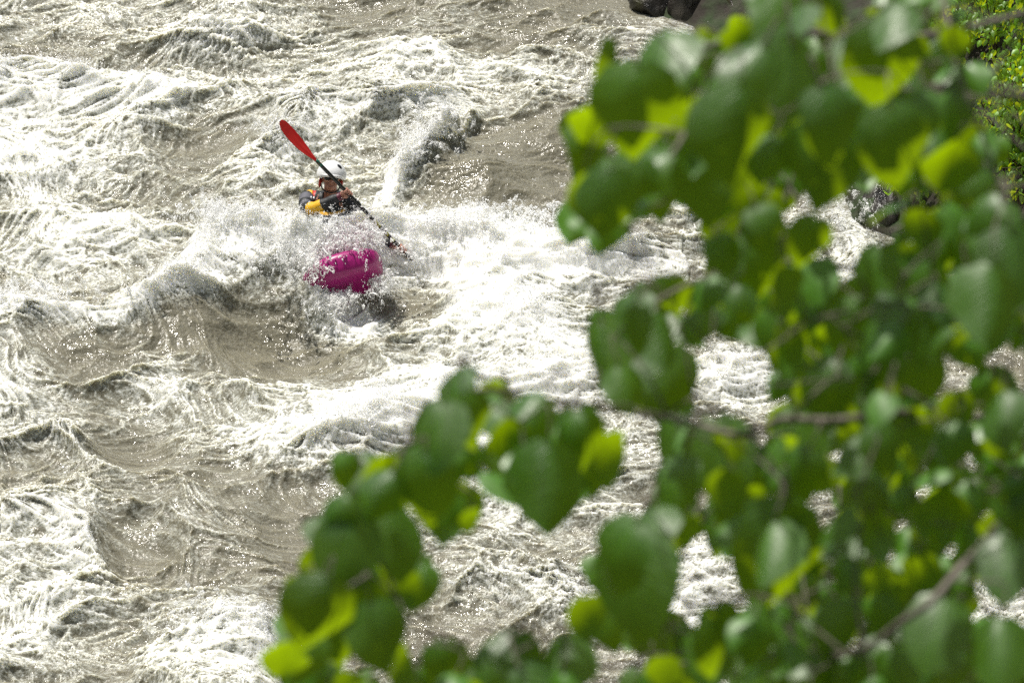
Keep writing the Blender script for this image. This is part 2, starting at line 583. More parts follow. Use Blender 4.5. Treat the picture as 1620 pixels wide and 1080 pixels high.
for nm, top in (('hull', False), ('deck', True)):
    b_ = MB()
    b_.rings([sec_ring(q, 18, top) for q in SEC], close=False)
    b_.build(nm, magenta, kay)
b_ = MB()
b_.tube([(.245 * math.cos(t), .02 + .40 * math.sin(t), .325 + .012 * math.sin(t)) for t in np.linspace(0, 2 * math.pi, 33)], .014, 8, cap=False)
b_.build('cockpit_rim', black_rub, kay)
b_ = MB()
rr = [[((.245 * q) * math.cos(t), .02 * q + .40 * q * math.sin(t) - .06 * (1 - q), .335 + .07 * (1 - q) ** .7) for t in np.linspace(0, 2 * math.pi, 24, endpoint=False)] for q in (1, .9, .75, .6, .48)]
b_.rings(rr)
b_.build('spray_skirt', simple('neoprene', (.02, .02, .022), .6, .2, 40), kay)
b_ = MB()
b_.tube(smooth_path([(-.035, 1.13, .335), (-.03, 1.15, .37), (0, 1.155, .385), (.03, 1.15, .37), (.035, 1.13, .335)], 4), .007, 6)
b_.build('grab_handle', black_rub, kay)

# ------------------------------------------------------------------ paddler
skin_m = simple('skin', (.42, .20, .14), .45, .15, 60)
hel_m = simple('white_helmet_shell', (.78, .79, .80), .22, .04, 30, coat=.4)
blk = simple('black_fabric', (.014, .016, .018), .55, .3, 60, bump=.2)
yel = simple('yellow_fabric', (.72, .40, .012), .5, .15, 40, bump=.2)
gry = simple('grey_fabric', (.10, .10, .12), .6, .2, 40, bump=.2)
red_f = simple('red_fabric', (.50, .03, .02), .5, .15, 40)
wht = simple('white_print', (.75, .75, .78), .5)
lens_m = simple('dark_lens', (.01, .01, .012), .12)
burg = simple('burgundy_cuff', (.10, .012, .03), .5)
person = empty('person', HIP, 'kayaker in white helmet and black and yellow jacket paddling through the foam', 'person')
INV = Matrix.Translation(-HIP)
P = lambda x, y, z: Vector((HIP.x + x, HIP.y + y, HIP.z + z))
sh_r, el_r, wr_r = P(-.20, -.03, .50), P(-.165, -.30, .535), P(.115, -.345, .685)
ha_r = P(.165, -.352, .715)
ha_l = P(.630, -.352, .165)
sh_l, el_l = P(.19, -.07, .455), P(.40, -.24, .24)
wr_l = ha_l + (el_l - ha_l).normalized() * .085
SH = (ha_l - ha_r).normalized()                    # paddle shaft, from the upper to the lower hand
head = P(.012, -.035, .70)


def hand(b_, c, wrist, axis, thumb=1):
    """fist of five separate fingers closed round a shaft through c"""
    w = (wrist - c)
    w = (w - axis * w.dot(axis)).normalized()       # from shaft to wrist
    n = axis.cross(w).normalized()
    b_.ball(c + w * .040 + n * .012, (.045, .030, .024), Matrix((axis, w, n)).transposed(), 10, 6)
    b_.tube([wrist, c + w * .055 + n * .008], [.028, .030], 8)
    for i, (ln, r_) in enumerate(((.92, .0085), (1.0, .009), (.95, .0088), (.8, .0075))):
        o = c + axis * (-.033 + .022 * i)
        arc = [o + (w * math.cos(a_) + n * math.sin(a_)) * .026 for a_ in np.linspace(.75, .75 + 4.1 * ln, 9)]
        b_.tube(arc, [r_ * q for q in (1.1, 1.08, 1.0, 1.04, .95, .95, .9, .85, .6)], 7)
    o = c - axis * .035 * thumb
    b_.tube([c + w * .05 - axis * .02 * thumb, o + w * .028 - n * .016, o - n * .027, o - w * .018 - n * .024, o - w * .028 - n * .008], [.013, .012, .0105, .0098, .006], 7)


bb = MB()
# trunk, hips, thighs and calves inside the boat, neck, arms: one lofted figure
bb.tube(smooth_path([P(0, .05, -.20), P(0, .05, .08), P(0, .03, .28), P(0, -.01, .42), P(0, -.03, .50), P(.004, -.035, .545)], 4),
        [.165, .17, .168, .16, .155, .152, .153, .156, .16, .163, .165, .165, .16, .15, .14, .125, .11, .09, .075, .065, .06], 14)
kb = kay.matrix_basis.copy()
kq = Matrix.Translation(KAY) @ kay.rotation_euler.to_matrix().to_4x4()
for sx in (-1, 1):
    bb.tube([P(.08 * sx, .02, -.14), kq @ Vector((.17 * sx, .38, .18)), kq @ Vector((.13 * sx, .70, .10)), kq @ Vector((.12 * sx, .76, .12))], [.088, .064, .042, .03], 10)
for a_, e_, w_, c_ in ((sh_r, el_r, wr_r, ha_r), (sh_l, el_l, wr_l, ha_l)):
    inn = P(0, -.02, .47)
    bb.tube(smooth_path([inn.lerp(a_, .5), a_, e_, w_], 5), np.interp(np.arange(16), [0, 5, 10, 15], [.07, .055, .042, .027]), 10)
hand(bb, ha_r, wr_r, SH, 1)
hand(bb, ha_l, wr_l, SH, 1)
# head: skull, jaw, nose, ears, lips
HM = (Matrix.Rotation(R(6), 3, 'Y') @ Matrix.Rotation(R(-20), 3, 'X'))
hp = lambda x, y, z: head + HM @ Vector((x, y, z))
bb.tube([P(.004, -.035, .53), hp(0, .01, -.07)], [.06, .058], 10)
bb.ball(hp(0, .005, .02), (.077, .097, .108), HM, 16, 12)
bb.ball(hp(0, -.030, -.055), (.058, .062, .062), HM, 14, 10)
bb.ball(hp(0, -.098, -.018), (.014, .020, .026), HM, 8, 6)
bb.ball(hp(0, -.089, -.066), (.024, .010, .009), HM, 8, 5)
for sx in (-1, 1):
    bb.ball(hp(.078 * sx, .012, -.012), (.010, .022, .034), HM, 8, 6)
body = bb.build('body', skin_m, person, inv=INV)
rm = body.modifiers.new('one_surface', 'REMESH')
rm.mode, rm.voxel_size, rm.use_smooth_shade = 'VOXEL', 0.0055, True

# sunglasses, helmet, jacket, vest
g_ = MB()
for sx in (-1, 1):
    g_.ball(hp(.034 * sx, -.088, .008), (.030, .014, .019), HM, 10, 7)
    g_.tube([hp(.062 * sx, -.078, .012), hp(.082 * sx, -.03, .014), hp(.082 * sx, .02, .012)], .004, 5)
g_.tube([hp(-.012, -.102, .012), hp(.012, -.102, .012)], .004, 5)
g_.build('sunglasses', lens_m, person, inv=INV)
h_ = MB()
hr = []
for j in range(15):
    th = math.pi * (.5 * 1.16) * j / 14
    ring = []
    for i in range(32):
        ph = 2 * math.pi * i / 32
        fr = max(0, -math.sin(ph))                                   # forehead side is cut higher
        t2 = th * (1 - .13 * fr ** 1.5)
        r0 = .125 * math.sin(t2) if t2 < math.pi / 2 else .125 * (1 - .25 * (t2 - math.pi / 2))
        ring.append(hp(r0 * math.cos(ph), r0 * 1.14 * math.sin(ph) + .004, .028 + .125 * math.cos(t2)))
    hr.append(ring)
h_.rings(hr, cap=False)
helmet = h_.build('helmet', hel_m, person, inv=INV)
so_ = helmet.modifiers.new('shell', 'SOLIDIFY')
so_.thickness, so_.offset = .008, 1
v_ = MB()
v_.rings([[hp(.128 * q * math.cos(ph), -.012 + .155 * q * math.sin(ph), .048 - .016 * (q - .8) / .2 + zz) for ph in np.linspace(math.pi * 1.18, math.pi * 1.82, 14)] for q, zz in ((.80, .010), (.88, .008), (.94, .004), (.94, -.002), (.82, .0))], close=False)
v_.build('visor', hel_m, person, inv=INV)
# black oval badge on the front of the shell and the red ear pad
dn = HM @ Vector((.50, -.58, .74)).normalized()
bc = hp(0, 0, .03) + Vector(((dn.x) * .132, dn.y * .147, dn.z * .130))
tx = dn.cross(Vector((0, 0, 1))).normalized()
d_ = MB()
d_.ball(bc, (.021, .027, .006), Matrix((tx, dn.cross(tx), dn)).transposed(), 14, 6)
d_.build('badge', simple('badge_black', (.008, .008, .009), .35), person, inv=INV)
for sx in (-1, 1):
    e_ = MB()
    e_.ball(hp(.094 * sx, .0, -.045), (.014, .030, .045), HM, 10, 7)
    e_.build('ear_pad', red_f, person, inv=INV)
st_ = MB()
st_.tube(smooth_path([hp(-.092, -.01, -.04), hp(-.065, -.05, -.095), hp(0, -.07, -.118), hp(.065, -.05, -.095), hp(.092, -.01, -.04)], 4), .007, 6)
st_.build('chin_strap', blk, person, inv=INV)

J = [blk, yel, gry, red_f, wht, burg]
jk = MB()
jk.tube(smooth_path([P(0, .05, -.15), P(0, .05, .10), P(0, .03, .29), P(0, -.005, .42), P(0, -.03, .49), P(0, -.035, .53)], 4),
        [.185, .186, .186, .185, .183, .182, .181, .181, .181, .181, .182, .182, .178, .17, .16, .145, .125, .105, .09, .082, .078], 18)
for a_, e__, w_, left in ((sh_r, el_r, wr_r, 0), (sh_l, el_l, wr_l, 1)):
    inn = P(-.06 if not left else .06, -.02, .48)
    pts = smooth_path([inn, a_, e__, w_], 9)
    wob = [.004 * math.sin(i * 2.1) for i in range(28)]
    rad = np.interp(np.arange(28), [0, 8, 14, 18, 22, 27], [.075, .073, .062, .059, .050, .036]) + wob
    if not left:
        ms = [0] * 4 + [3] * 2 + [1] * 2 + [0] * 2 + [2] * 3 + [0] + [2] * 2 + [0] * 2 + [1] * 4 + [0] * 4 + [5]
    else:
        ms = [0] * 14 + [2] * 3 + [0] * 9 + [5]
    jk.tube(pts, rad, 14, mats=ms)
jk.build('jacket', J, person, inv=INV)
lg = MB()
for q in range(3):                                                   # pale print on the shoulder, three short bars
    c0 = sh_r + Vector((.012 + .024 * q, -.075, .052 - .004 * q))
    lg.ball(c0, (.009, .02, .012), None, 8, 5)
lg.build('shoulder_print', wht, person, inv=INV)
ps = MB()
ps.tube(smooth_path([sh_r + Vector((.01, -.06, -.055)), el_r + Vector((-.01, .05, -.052)), el_r + Vector((.07, -.015, -.045))], 4), [.02, .026, .028, .03, .03, .029, .027, .024, .018], 8)
ps.build('sleeve_stripe', yel, person, inv=INV)
vs = MB()
vs.tube(smooth_path([P(0, .03, .14), P(0, .02, .24), P(0, -.005, .34), P(0, -.02, .43), P(0, -.03, .475)], 4),
        [.19, .2, .205, .207, .208, .208, .207, .206, .205, .203, .2, .19, .18, .165, .15, .13, .11], 18, mats=[0, 0, 0, 1, 1, 0, 0, 0, 3, 3, 3, 0, 0, 1, 1, 0])
vs.build('life_vest', [gry, yel, blk, red_f], person, inv=INV)

# ------------------------------------------------------------------ paddle
pad = empty('paddle', ha_r, 'red bladed paddle with black shaft raised across the helmet of the kayaker', 'paddle')
PI_ = Matrix.Translation(-ha_r)
shaft_m, nt, b = mat('carbon_shaft')
b.inputs['Base Color'].default_value = (.012, .014, .013, 1)
b.inputs['Roughness'].default_value = .3
sm = MB()
n_ = 40
t0, t1 = -.42, 1.02
tt = np.linspace(t0, t1, n_)
mi = []
for t in tt[:-1]:
    mi.append(2 if t < -.375 else 1 if (.335 < t < .40 or .48 < t < .52 or .57 < t < .60) else 0)
sm.tube([ha_r + SH * t for t in tt], .0165, 10, mats=mi)
sm.build('shaft', [shaft_m, simple('olive_tape', (.28, .27, .02), .5, .3, 60), simple('green_ring', (.01, .09, .06), .4)], pad, inv=PI_)
blade_m = simple('red_blade', (.42, .008, .010), .16, .25, 14, coat=.5)


def blade(end, ang):
    d = SH * (-1 if end < 0 else 1)
    o = ha_r + SH * (t0 + .02 if end < 0 else t1 - .02)
    side = d.cross(-FWD).normalized()
    side = Matrix.Rotation(ang, 3, d) @ side
    nrm = d.cross(side).normalized()
    m_ = MB()
    prof = [(-.03, .018), (.03, .022), (.09, .040), (.17, .066), (.27, .082), (.36, .085), (.43, .076), (.475, .052), (.495, .018)]
    prof = smooth_path(prof, 3)
    for sgn in (1, -1):
        rg = []
        for t, w in prof:
            spoon = .022 * math.sin(min(1, t / .5) * math.pi)
            row = []
            for q in np.linspace(-1, 1, 9):
                th = .004 * (1 - q * q) + .010 * math.exp(-(q / .22) ** 2) * max(0, 1 - t / .45) + .0012
                row.append(o + d * t + side * (w * q + .012 * math.sin(t * 4)) + nrm * (spoon * (1 - .5 * q * q) + sgn * th))
            rg.append(row)
        m_.rings(rg, close=False)
    m_.build('blade', blade_m, pad, inv=PI_)


blade(-1, R(56))
blade(1, R(80))

# ------------------------------------------------------------------ the tree whose branches hang in front of the camera
def leaf_mesh(name, seed, fold, bend, wave, width=.40, rows=7, cols=4):
    r = random.Random(seed)
    ts = [0, .08, .22, .42, .62, .80, .92, 1.0]
    ws = [.22, .74, .98, 1.0, .84, .54, .22, .012]
    v, f, pos, ang, tw = [], [], Vector((0, 0, 0)), 0.0, r.uniform(-.6, .6)
    for i, (t, w) in enumerate(zip(ts, ws)):
        if i:
            dt = t - ts[i - 1]
            ang = bend * (t ** .8)
            pos = pos + Vector((0, math.cos(ang), -math.sin(ang))) * dt
        n = Vector((0, math.sin(ang), math.cos(ang)))
        for j in range(cols + 1):
            q = -1 + 2 * j / cols
            x = q * w * width * (1 + r.uniform(-.05, .05))
            back = -.10 * abs(q) ** 1.5 if i <= 1 else 0
            dz = -abs(x) * fold + wave * math.sin(7 * t + 3 * q + seed) * abs(q) * w
            n_ = Matrix.Rotation(tw * t, 3, 'Y') @ Vector((x * math.cos(fold * .6), 0, dz))
            p = pos + Vector((n_.x, 0, 0)) + n * n_.z + Vector((0, math.cos(ang), -math.sin(ang))) * back
            v.append(p)
    for i in range(len(ts) - 1):
        for j in range(cols):
            a = i * (cols + 1) + j
            f.append((a, a + 1, a + cols + 2, a + cols + 1))
    me = pymesh(name, v, f)
    me.polygons.foreach_set('use_smooth', np.ones(len(me.polygons), bool))
    uv = me.uv_layers.new(name='blade')
    for l in me.loops:
        i, j = divmod(l.vertex_index, cols + 1)
        uv.data[l.index].uv = (-1 + 2 * j / cols, ts[i])
    return me


def leaf_material(name, base_a, base_b, trans, rough=.42):
    m, nt, b = mat(name)
    L = nt.links.new
    oi = nt.nodes.new('ShaderNodeObjectInfo')
    geo = nt.nodes.new('ShaderNodeNewGeometry')
    uv = nt.nodes.new('ShaderNodeTexCoord')
    sep = nt.nodes.new('ShaderNodeSeparateXYZ')
    L(uv.outputs['UV'], sep.inputs[0])
    ax = math_(nt, 'ABSOLUTE', sep.outputs[0])
    # midrib and slanting side veins
    rib = maprange(nt, ax, .015, .06, 1, 0)
    st = math_(nt, 'SINE', math_(nt, 'MULTIPLY', math_(nt, 'SUBTRACT', sep.outputs[1], math_(nt, 'MULTIPLY', ax, .28)), 46.0))
    vein = maprange(nt, st, .80, 1.0, 0, .55)
    vv = math_(nt, 'MAXIMUM', rib, vein)
    nz = noise(nt, uv.outputs['Object'], 9, 3)
    c1 = mixc(nt, oi.outputs['Random'], base_a, base_b)
    c2 = mixc(nt, math_(nt, 'MULTIPLY', vv, .6), c1, tuple(min(1, 2.2 * q) for q in base_b))
    und = mixc(nt, math_(nt, 'MULTIPLY', geo.outputs['Backfacing'], .6), c2, tuple(min(1, 1.7 * q + .01) for q in base_b))
    L(und, b.inputs['Base Color'])
    L(maprange(nt, nz.outputs['Fac'], .3, .7, rough - .08, rough + .12), b.inputs['Roughness'])
    b.inputs['Specular IOR Level'].default_value = .60
    tr = nt.nodes.new('ShaderNodeBsdfTranslucent')
    L(mixc(nt, math_(nt, 'MULTIPLY', vv, .4), tuple(q * .42 for q in trans), tuple(q * .22 for q in trans)), tr.inputs['Color'])
    ad = nt.nodes.new('ShaderNodeAddShader')
    L(b.outputs[0], ad.inputs[0])
    L(tr.outputs[0], ad.inputs[1])
    bp = nt.nodes.new('ShaderNodeBump')
    bp.inputs['Strength'].default_value = .35
    bp.inputs['Distance'].default_value = .003
    puck = noise(nt, uv.outputs['Object'], 3.5, 1)
    L(math_(nt, 'SUBTRACT', math_(nt, 'MULTIPLY', puck.outputs['Fac'], 1.2), vv), bp.inputs['Height'])
    L(bp.outputs[0], b.inputs['Normal'])
    L(ad.outputs[0], nt.nodes['Material Output'].inputs['Surface'])
    return m


leaf_m = leaf_material('tree_leaf', (.011, .045, .0012), (.025, .080, .002), (.46, .68, .001), .46)
LEAVES = [leaf_mesh('leaf', i, .25 + .25 * (i % 3), R(34 + 12 * (i % 5)), .03 + .025 * (i % 2), .41 + .035 * (i % 3)) for i in range(10)]
for me in LEAVES:
    me.materials.append(leaf_m)
bark = simple('grey_bark', (.15, .128, .105), .8, .35, 40, bump=.5)

TREE_D = 8.6
tb = at_d(810 + 2010, 540, TREE_D)
tree_x, tree_y = tb.x, tb.y
base_z = float(ground_z(np.array([tree_x]), np.array([tree_y]))[0]) - .15
tree = empty('broadleaf_tree', (tree_x, tree_y, base_z), 'big broadleaf tree with sunlit green leafy branches hanging over the river', 'tree')
TI = Matrix.Translation(-Vector((tree_x, tree_y, base_z)))


def trunk_at(z):
    t = (z - base_z) / 14.0
    return Vector((tree_x + .35 * math.sin(t * 2.1) - .3 * t, tree_y + .25 * math.sin(t * 3 + .5), z))


m_ = MB()
tz = np.linspace(base_z, base_z + 14.5, 24)
m_.tube([trunk_at(z) for z in tz], [.30 * math.exp(-(z - base_z) / .5) * .5 + .19 * (1 - .85 * (z - base_z) / 14.6) for z in tz], 12)
m_.build('trunk', bark, tree, inv=TI)

# main limbs: photo x, photo y, depth from the camera; the first point is where the limb leaves the trunk (by height)
LIMBS = [
    [(1750, 0, 8.2), (1620, 20, 7.6), (1450, 62, 7.0), (1250, 50, 6.7), (1080, 92, 6.4), (985, 150, 6.3), (940, 255, 6.3)],
    [(1760, 160, 8.0), (1600, 150, 7.2), (1420, 140, 6.6), (1280, 170, 6.2), (1120, 175, 6.0), (1060, 250, 5.9)],
    [(1480, -60, 6.4), (1520, 120, 6.3), (1560, 230, 6.3), (1605, 345, 6.3), (1640, 420, 6.4)],
    [(1780, 480, 8.2), (1620, 480, 7.6), (1450, 455, 7.2), (1280, 415, 7.0), (1150, 430, 7.0), (1020, 490, 6.9), (950, 560, 6.9)],
    [(1800, 690, 8.3), (1620, 665, 7.8), (1490, 655, 6.6), (1360, 660, 6.3), (1250, 664, 6.3), (1180, 684, 6.3), (1080, 668, 6.4), (1000, 650, 6.8),
     (900, 640, 6.6), (780, 615, 6.4), (690, 660, 6.3), (610, 740, 6.3), (545, 830, 6.3), (505, 930, 6.3)],
    [(1690, 720, 7.9), (1620, 785, 6.6), (1550, 870, 6.1), (1490, 930, 5.9), (1430, 985, 5.9), (1340, 1030, 6.1), (1200, 1040, 6.9), (1010, 1050, 6.8), (820, 1060, 6.8)],
    [(1700, 860, 8.6), (1560, 800, 8.3), (1400, 830, 8.0), (1290, 860, 7.8), (1180, 885, 7.7), (1090, 912, 7.6), (1000, 900, 7.4)],
    [(1500, 655, 6.6), (1380, 600, 6.4), (1300, 605, 6.3), (1200, 605, 6.3)],
    [(1250, 668, 6.3), (1310, 600, 6.3), (1420, 560, 7.2)],
    [(1400, 470, 7.0), (1310, 500, 6.2), (1240, 535, 6.2), (1165, 572, 6.2), (1120, 560, 6.4)],
    [(1700, 300, 9.2), (1500, 330, 9.0), (1390, 365, 8.9), (1345, 312, 8.8), (1260, 260, 8.6), (1180, 300, 8.5)],
    [(1720, 1020, 8.6), (1500, 1090, 8.3), (1300, 1110, 8.1), (1100, 1120, 8.0)],
    [(1180, 690, 7.2), (1130, 740, 7.0), (1090, 830, 6.8), (1020, 880, 6.7)],
    [(1180, 950, 7.0), (1120, 990, 6.9), (1060, 1000, 6.8)],
]
R0 = [.017, .016, .010, .015, .016, .017, .012, .006, .007, .007, .010, .012, .008, .006]
limb_nodes = []                                   # (position, limb, radius)
for li, lm in enumerate(LIMBS):
    pts = [at_d(*p) for p in lm]
    rs = np.linspace(.36, .14, len(pts)) * R0[li]
    if lm[0][0] >= 1680:
        z = pts[0].z - .55
        pts = [trunk_at(z), trunk_at(z + .25).lerp(pts[0], .45) + Vector((0, 0, .05))] + pts
        rs = np.concatenate([[R0[li] * 1.9, R0[li] * 1.4], rs])
    sp = smooth_path([(*p, r_) for p, r_ in zip(pts, rs)], 8)
    for k_, q in enumerate(sp):
        w_ = .0022 * math.sin(k_ * .45 + li)
        limb_nodes.append((Vector((q[0], q[1] + w_, q[2] + w_)), li, q[3]))

# outline of the hanging foliage in the photograph, and the gaps where the river shows through
CROWN = [(1180, -60), (1150, 50), (1050, 60), (975, 105), (925, 175), (915, 240), (905, 300), (905, 350), (950, 375), (1005, 335), (1075, 320),
         (1125, 380), (1140, 410), (1080, 470), (965, 495), (930, 560), (950, 610), (1010, 630), (1040, 690), (1070, 740), (1030, 800), (975, 845), (935, 905), (920, 965),
         (950, 1000), (960, 1140), (1700, 1140), (1700, -60)]
CLUSTER = [(690, 610), (765, 615), (830, 655), (930, 665), (965, 730), (915, 780), (890, 825), (840, 820), (775, 765), (735, 815), (690, 845), (675, 905),
           (710, 960), (650, 990), (610, 1050), (640, 1075), (740, 1030), (860, 1020), (930, 1060), (960, 1140), (480, 1140), (450, 1040), (475, 935), (520, 850), (500, 800), (555, 745), (625, 740), (650, 665)]
GAPS = [[(1290, 300), (1400, 310), (1405, 380), (1340, 420), (1270, 395), (1262, 340)], [(1105, 555), (1150, 540), (1205, 590), (1200, 660), (1120, 655)],
        [(1065, 880), (1130, 880), (1195, 930), (1120, 975), (1065, 960)], [(1475, 570), (1515, 570), (1515, 605), (1475, 605)], [(1560, 930), (1625, 930), (1625, 990), (1560, 990)],
        [(1475, -90), (1630, -90), (1630, 85), (1570, 115)], [(1585, 100), (1625, 100), (1625, 330), (1590, 280)], [(1395, 300), (1450, 315), (1440, 360), (1395, 355)],
        [(1290, 800), (1310, 790), (1320, 815), (1295, 820)], [(940, 1020), (990, 1040), (980, 1080), (935, 1075)], [(1590, 560), (1625, 560), (1625, 600), (1590, 600)]]


def inside(poly, x, y):
    c, n = False, len(poly)
    for i in range(n):
        x1, y1 = poly[i]
        x2, y2 = poly[i - 1]
        if (y1 > y) != (y2 > y) and x < (x2 - x1) * (y - y1) / (y2 - y1) + x1:
            c = not c
    return c


# leaves the photograph shows large: centre x, y, length in photo pixels, heading (degrees: 270 = towards the camera, 180 = left), droop (degrees), depth
HERO = [
    (1000, 185, 215, 262, 52, 6.0), (945, 190, 150, 185, 60, 6.2), (1045, 95, 170, 250, 8, 6.1), (955, 325, 150, 262, 55, 6.0), (915, 300, 130, 190, 70, 6.1),
    (1110, 300, 160, 275, 58, 6.1), (1180, 215, 215, 285, 50, 5.9), (1175, 110, 150, 240, 10, 6.0), (1330, 195, 170, 300, 20, 5.9), (1300, 265, 190, 265, 55, 6.0),
    (1500, 250, 130, 350, 72, 6.3), (1420, 240, 180, 280, 55, 6.0), (1340, 95, 130, 260, 5, 6.2), (1410, 40, 120, 230, 10, 5.9),
    (1240, 50, 150, 240, 12, 6.2), (1090, 230, 120, 350, 75, 6.1), (945, 565, 150, 270, 56, 6.7), (985, 500, 130, 230, 15, 6.7), (1050, 600, 160, 260, 25, 6.6),
    (870, 770, 185, 268, 50, 6.2), (930, 700, 140, 300, 52, 6.3), (690, 690, 150, 255, 25, 6.1), (745, 672, 130, 285, 55, 6.2), (665, 780, 170, 262, 52, 6.1),
    (720, 610, 105, 250, 6, 6.3), (835, 655, 120, 240, 8, 6.3), (800, 690, 100, 190, 70, 6.3), (545, 880, 170, 260, 50, 6.1), (600, 780, 120, 240, 12, 6.1),
    (520, 805, 110, 215, 12, 6.1), (550, 745, 80, 280, 40, 6.3), (635, 860, 150, 290, 45, 6.2), (500, 985, 180, 250, 50, 6.0), (450, 1030, 120, 188, 72, 6.1),
    (480, 935, 75, 185, 70, 6.3), (600, 1010, 150, 280, 55, 6.1), (540, 940, 140, 245, 15, 6.1), (625, 925, 100, 350, 72, 6.3), (735, 815, 70, 330, 60, 6.4),
    (1000, 930, 225, 262, 50, 6.1), (960, 880, 180, 215, 25, 6.0), (925, 975, 100, 190, 70, 6.2), (1240, 890, 240, 268, 52, 6.2), (1210, 870, 150, 245, 15, 6.0),
    (1140, 730, 180, 275, 45, 6.6), (1060, 760, 130, 240, 12, 6.5), (1270, 700, 140, 280, 50, 6.7), (1330, 640, 170, 270, 55, 6.6), (1330, 560, 140, 235, 12, 6.5),
    (1515, 695, 100, 260, 5, 6.2), (1450, 610, 150, 270, 50, 6.6), (1490, 815, 130, 340, 60, 6.4), (1450, 790, 90, 300, 5, 6.3), (1570, 480, 170, 270, 25, 5.7),
    (1560, 350, 130, 230, 8, 6.0), (1530, 320, 110, 200, 5, 6.0), (1470, 350, 100, 190, 60, 6.2), (1390, 450, 160, 265, 50, 6.6), (1280, 480, 150, 260, 50, 6.7),
    (1240, 510, 90, 190, 70, 6.8), (1190, 430, 150, 262, 45, 6.7), (1600, 430, 170, 280, 45, 5.9), (1480, 1000, 170, 255, 15, 6.0), (1580, 1030, 160, 260, 20, 5.9),
    (1360, 1010, 160, 270, 45, 6.2), (1120, 1040, 140, 250, 20, 6.3), (880, 1050, 150, 245, 15, 6.3), (780, 1035, 130, 240, 12, 6.4), (700, 1060, 120, 265, 50, 6.4),
    (1580, 660, 130, 255, 15, 6.0), (1590, 900, 150, 262, 15, 6.0), (1600, 800, 130, 250, 20, 6.0), (1400, 330, 90, 200, 5, 6.6), (1140, 480, 120, 235, 15, 6.7),
    (1240, 130, 200, 275, 50, 6.1), (1400, 110, 200, 280, 55, 6.1), (1180, 300, 100, 190, 72, 6.2), (1290, 390, 120, 270, 50, 6.4), (1090, 170, 90, 350, 70, 6.2),
]
LIST = []                                          # centre, length (m), heading, droop
for (px, py, lp, hd, dr, dep) in HERO:
    lp *= .82
    if dr >= 60:
        hd, dr = random.gauss(95, 22), random.uniform(52, 74)          # upper face turned to the sun behind
    dr = dr - 16 if 38 <= dr < 66 else dr
    LIST.append((at_d(px, py, dep), lp * dep / PXD, R(hd + random.uniform(-8, 8)), R(dr), (px, py)))
placed = [(h[0], h[1], h[2] * .40) for h in HERO]


def fill(n, poly, dmin, dmax, lo, hi, near):
    tries = 0
    xs, ys = [p[0] for p in poly], [p[1] for p in poly]
    while n > 0 and tries < 20000:
        tries += 1
        x, y = random.uniform(min(xs), max(xs)), random.uniform(min(ys), max(ys))
        if not inside(poly, x, y) or any(inside(g, x, y) for g in GAPS):
            continue
        if any((x - a) ** 2 + (y - b_) ** 2 < (near * r_) ** 2 for a, b_, r_ in placed):
            continue
        dep = random.uniform(dmin, dmax)
        L_ = random.uniform(lo, hi)
        lp = L_ * PXD / dep
        if any(inside(g, x + lp * .42 * math.cos(q), y + lp * .42 * math.sin(q)) for g in GAPS for q in np.arange(8) * .7854):
            continue
        placed.append((x, y, lp * .40))
        k_ = random.random()
        hd = random.gauss(258, 38)
        dr = random.uniform(14, 50) if k_ < .40 else random.uniform(-10, 16) if k_ < .76 else random.uniform(48, 76)
        if k_ >= .76:
            hd = random.gauss(95, 32)
        LIST.append((at_d(x, y, dep), L_, R(hd), R(dr), (x, y)))
        n -= 1


fill(90, CLUSTER, 6.2, 6.9, .045, .085, .42)
fill(215, CROWN, 6.1, 7.2, .045, .088, .52)
fill(280, CROWN, 7.2, 8.3, .05, .085, .33)
# the same tree goes on above and to the right of the picture
fill(110, [(1120, 100), (1700, 100), (1700, 1140), (1000, 1140), (1000, 900), (1130, 700)], 7.3, 8.5, .05, .085, .22)
fill(90, [(1130, 120), (1660, 120), (1660, 1110), (1020, 1110), (1000, 900), (1130, 720)], 6.0, 6.8, .045, .075, .20)
OUT = [(1640, -700), (2500, -700), (2500, 1500), (1640, 1500)]
ABOVE = [(1270, -500), (1640, -500), (1640, -130), (1270, -130)]
fill(150, OUT, 6.4, 9.6, .08, .125, .45)
fill(24, ABOVE, 6.2, 7.2, .07, .1, .5)
in_view = [i for i in range(len(LIST)) if -40 < LIST[i][4][0] < 1660 and -40 < LIST[i][4][1] < 1120]
in_view.sort(key=lambda i: -LIST[i][1] / (LIST[i][0] - CAM).dot(FWD))
single = set(in_view[:300])

node_p = np.array([n[0] for n in limb_nodes])
node_l = [n[1] for n in limb_nodes]
node_r = [n[2] for n in limb_nodes]
limb_mb = [MB() for _ in LIMBS]
for li in range(len(LIMBS)):
    q = [n for n in limb_nodes if n[1] == li]
    limb_mb[li].tube([n[0] for n in q], [n[2] for n in q], 8)


def leaf_matrix(c, L_, hd, dr, roll):
    h = Vector((math.cos(hd), math.sin(hd), 0))
    y = (h * math.cos(dr) - Vector((0, 0, 1)) * math.sin(dr)).normalized()
    z = (Vector((0, 0, 1)) - y * y.z)
    z.normalize()
    z = Matrix.Rotation(roll, 3, y) @ z
    x = y.cross(z)
    M = Matrix((x, y, z)).transposed().to_4x4() @ Matrix.Scale(L_, 4)
    M.translation = c - y * L_ * .46 + z * L_ * .10
    return M


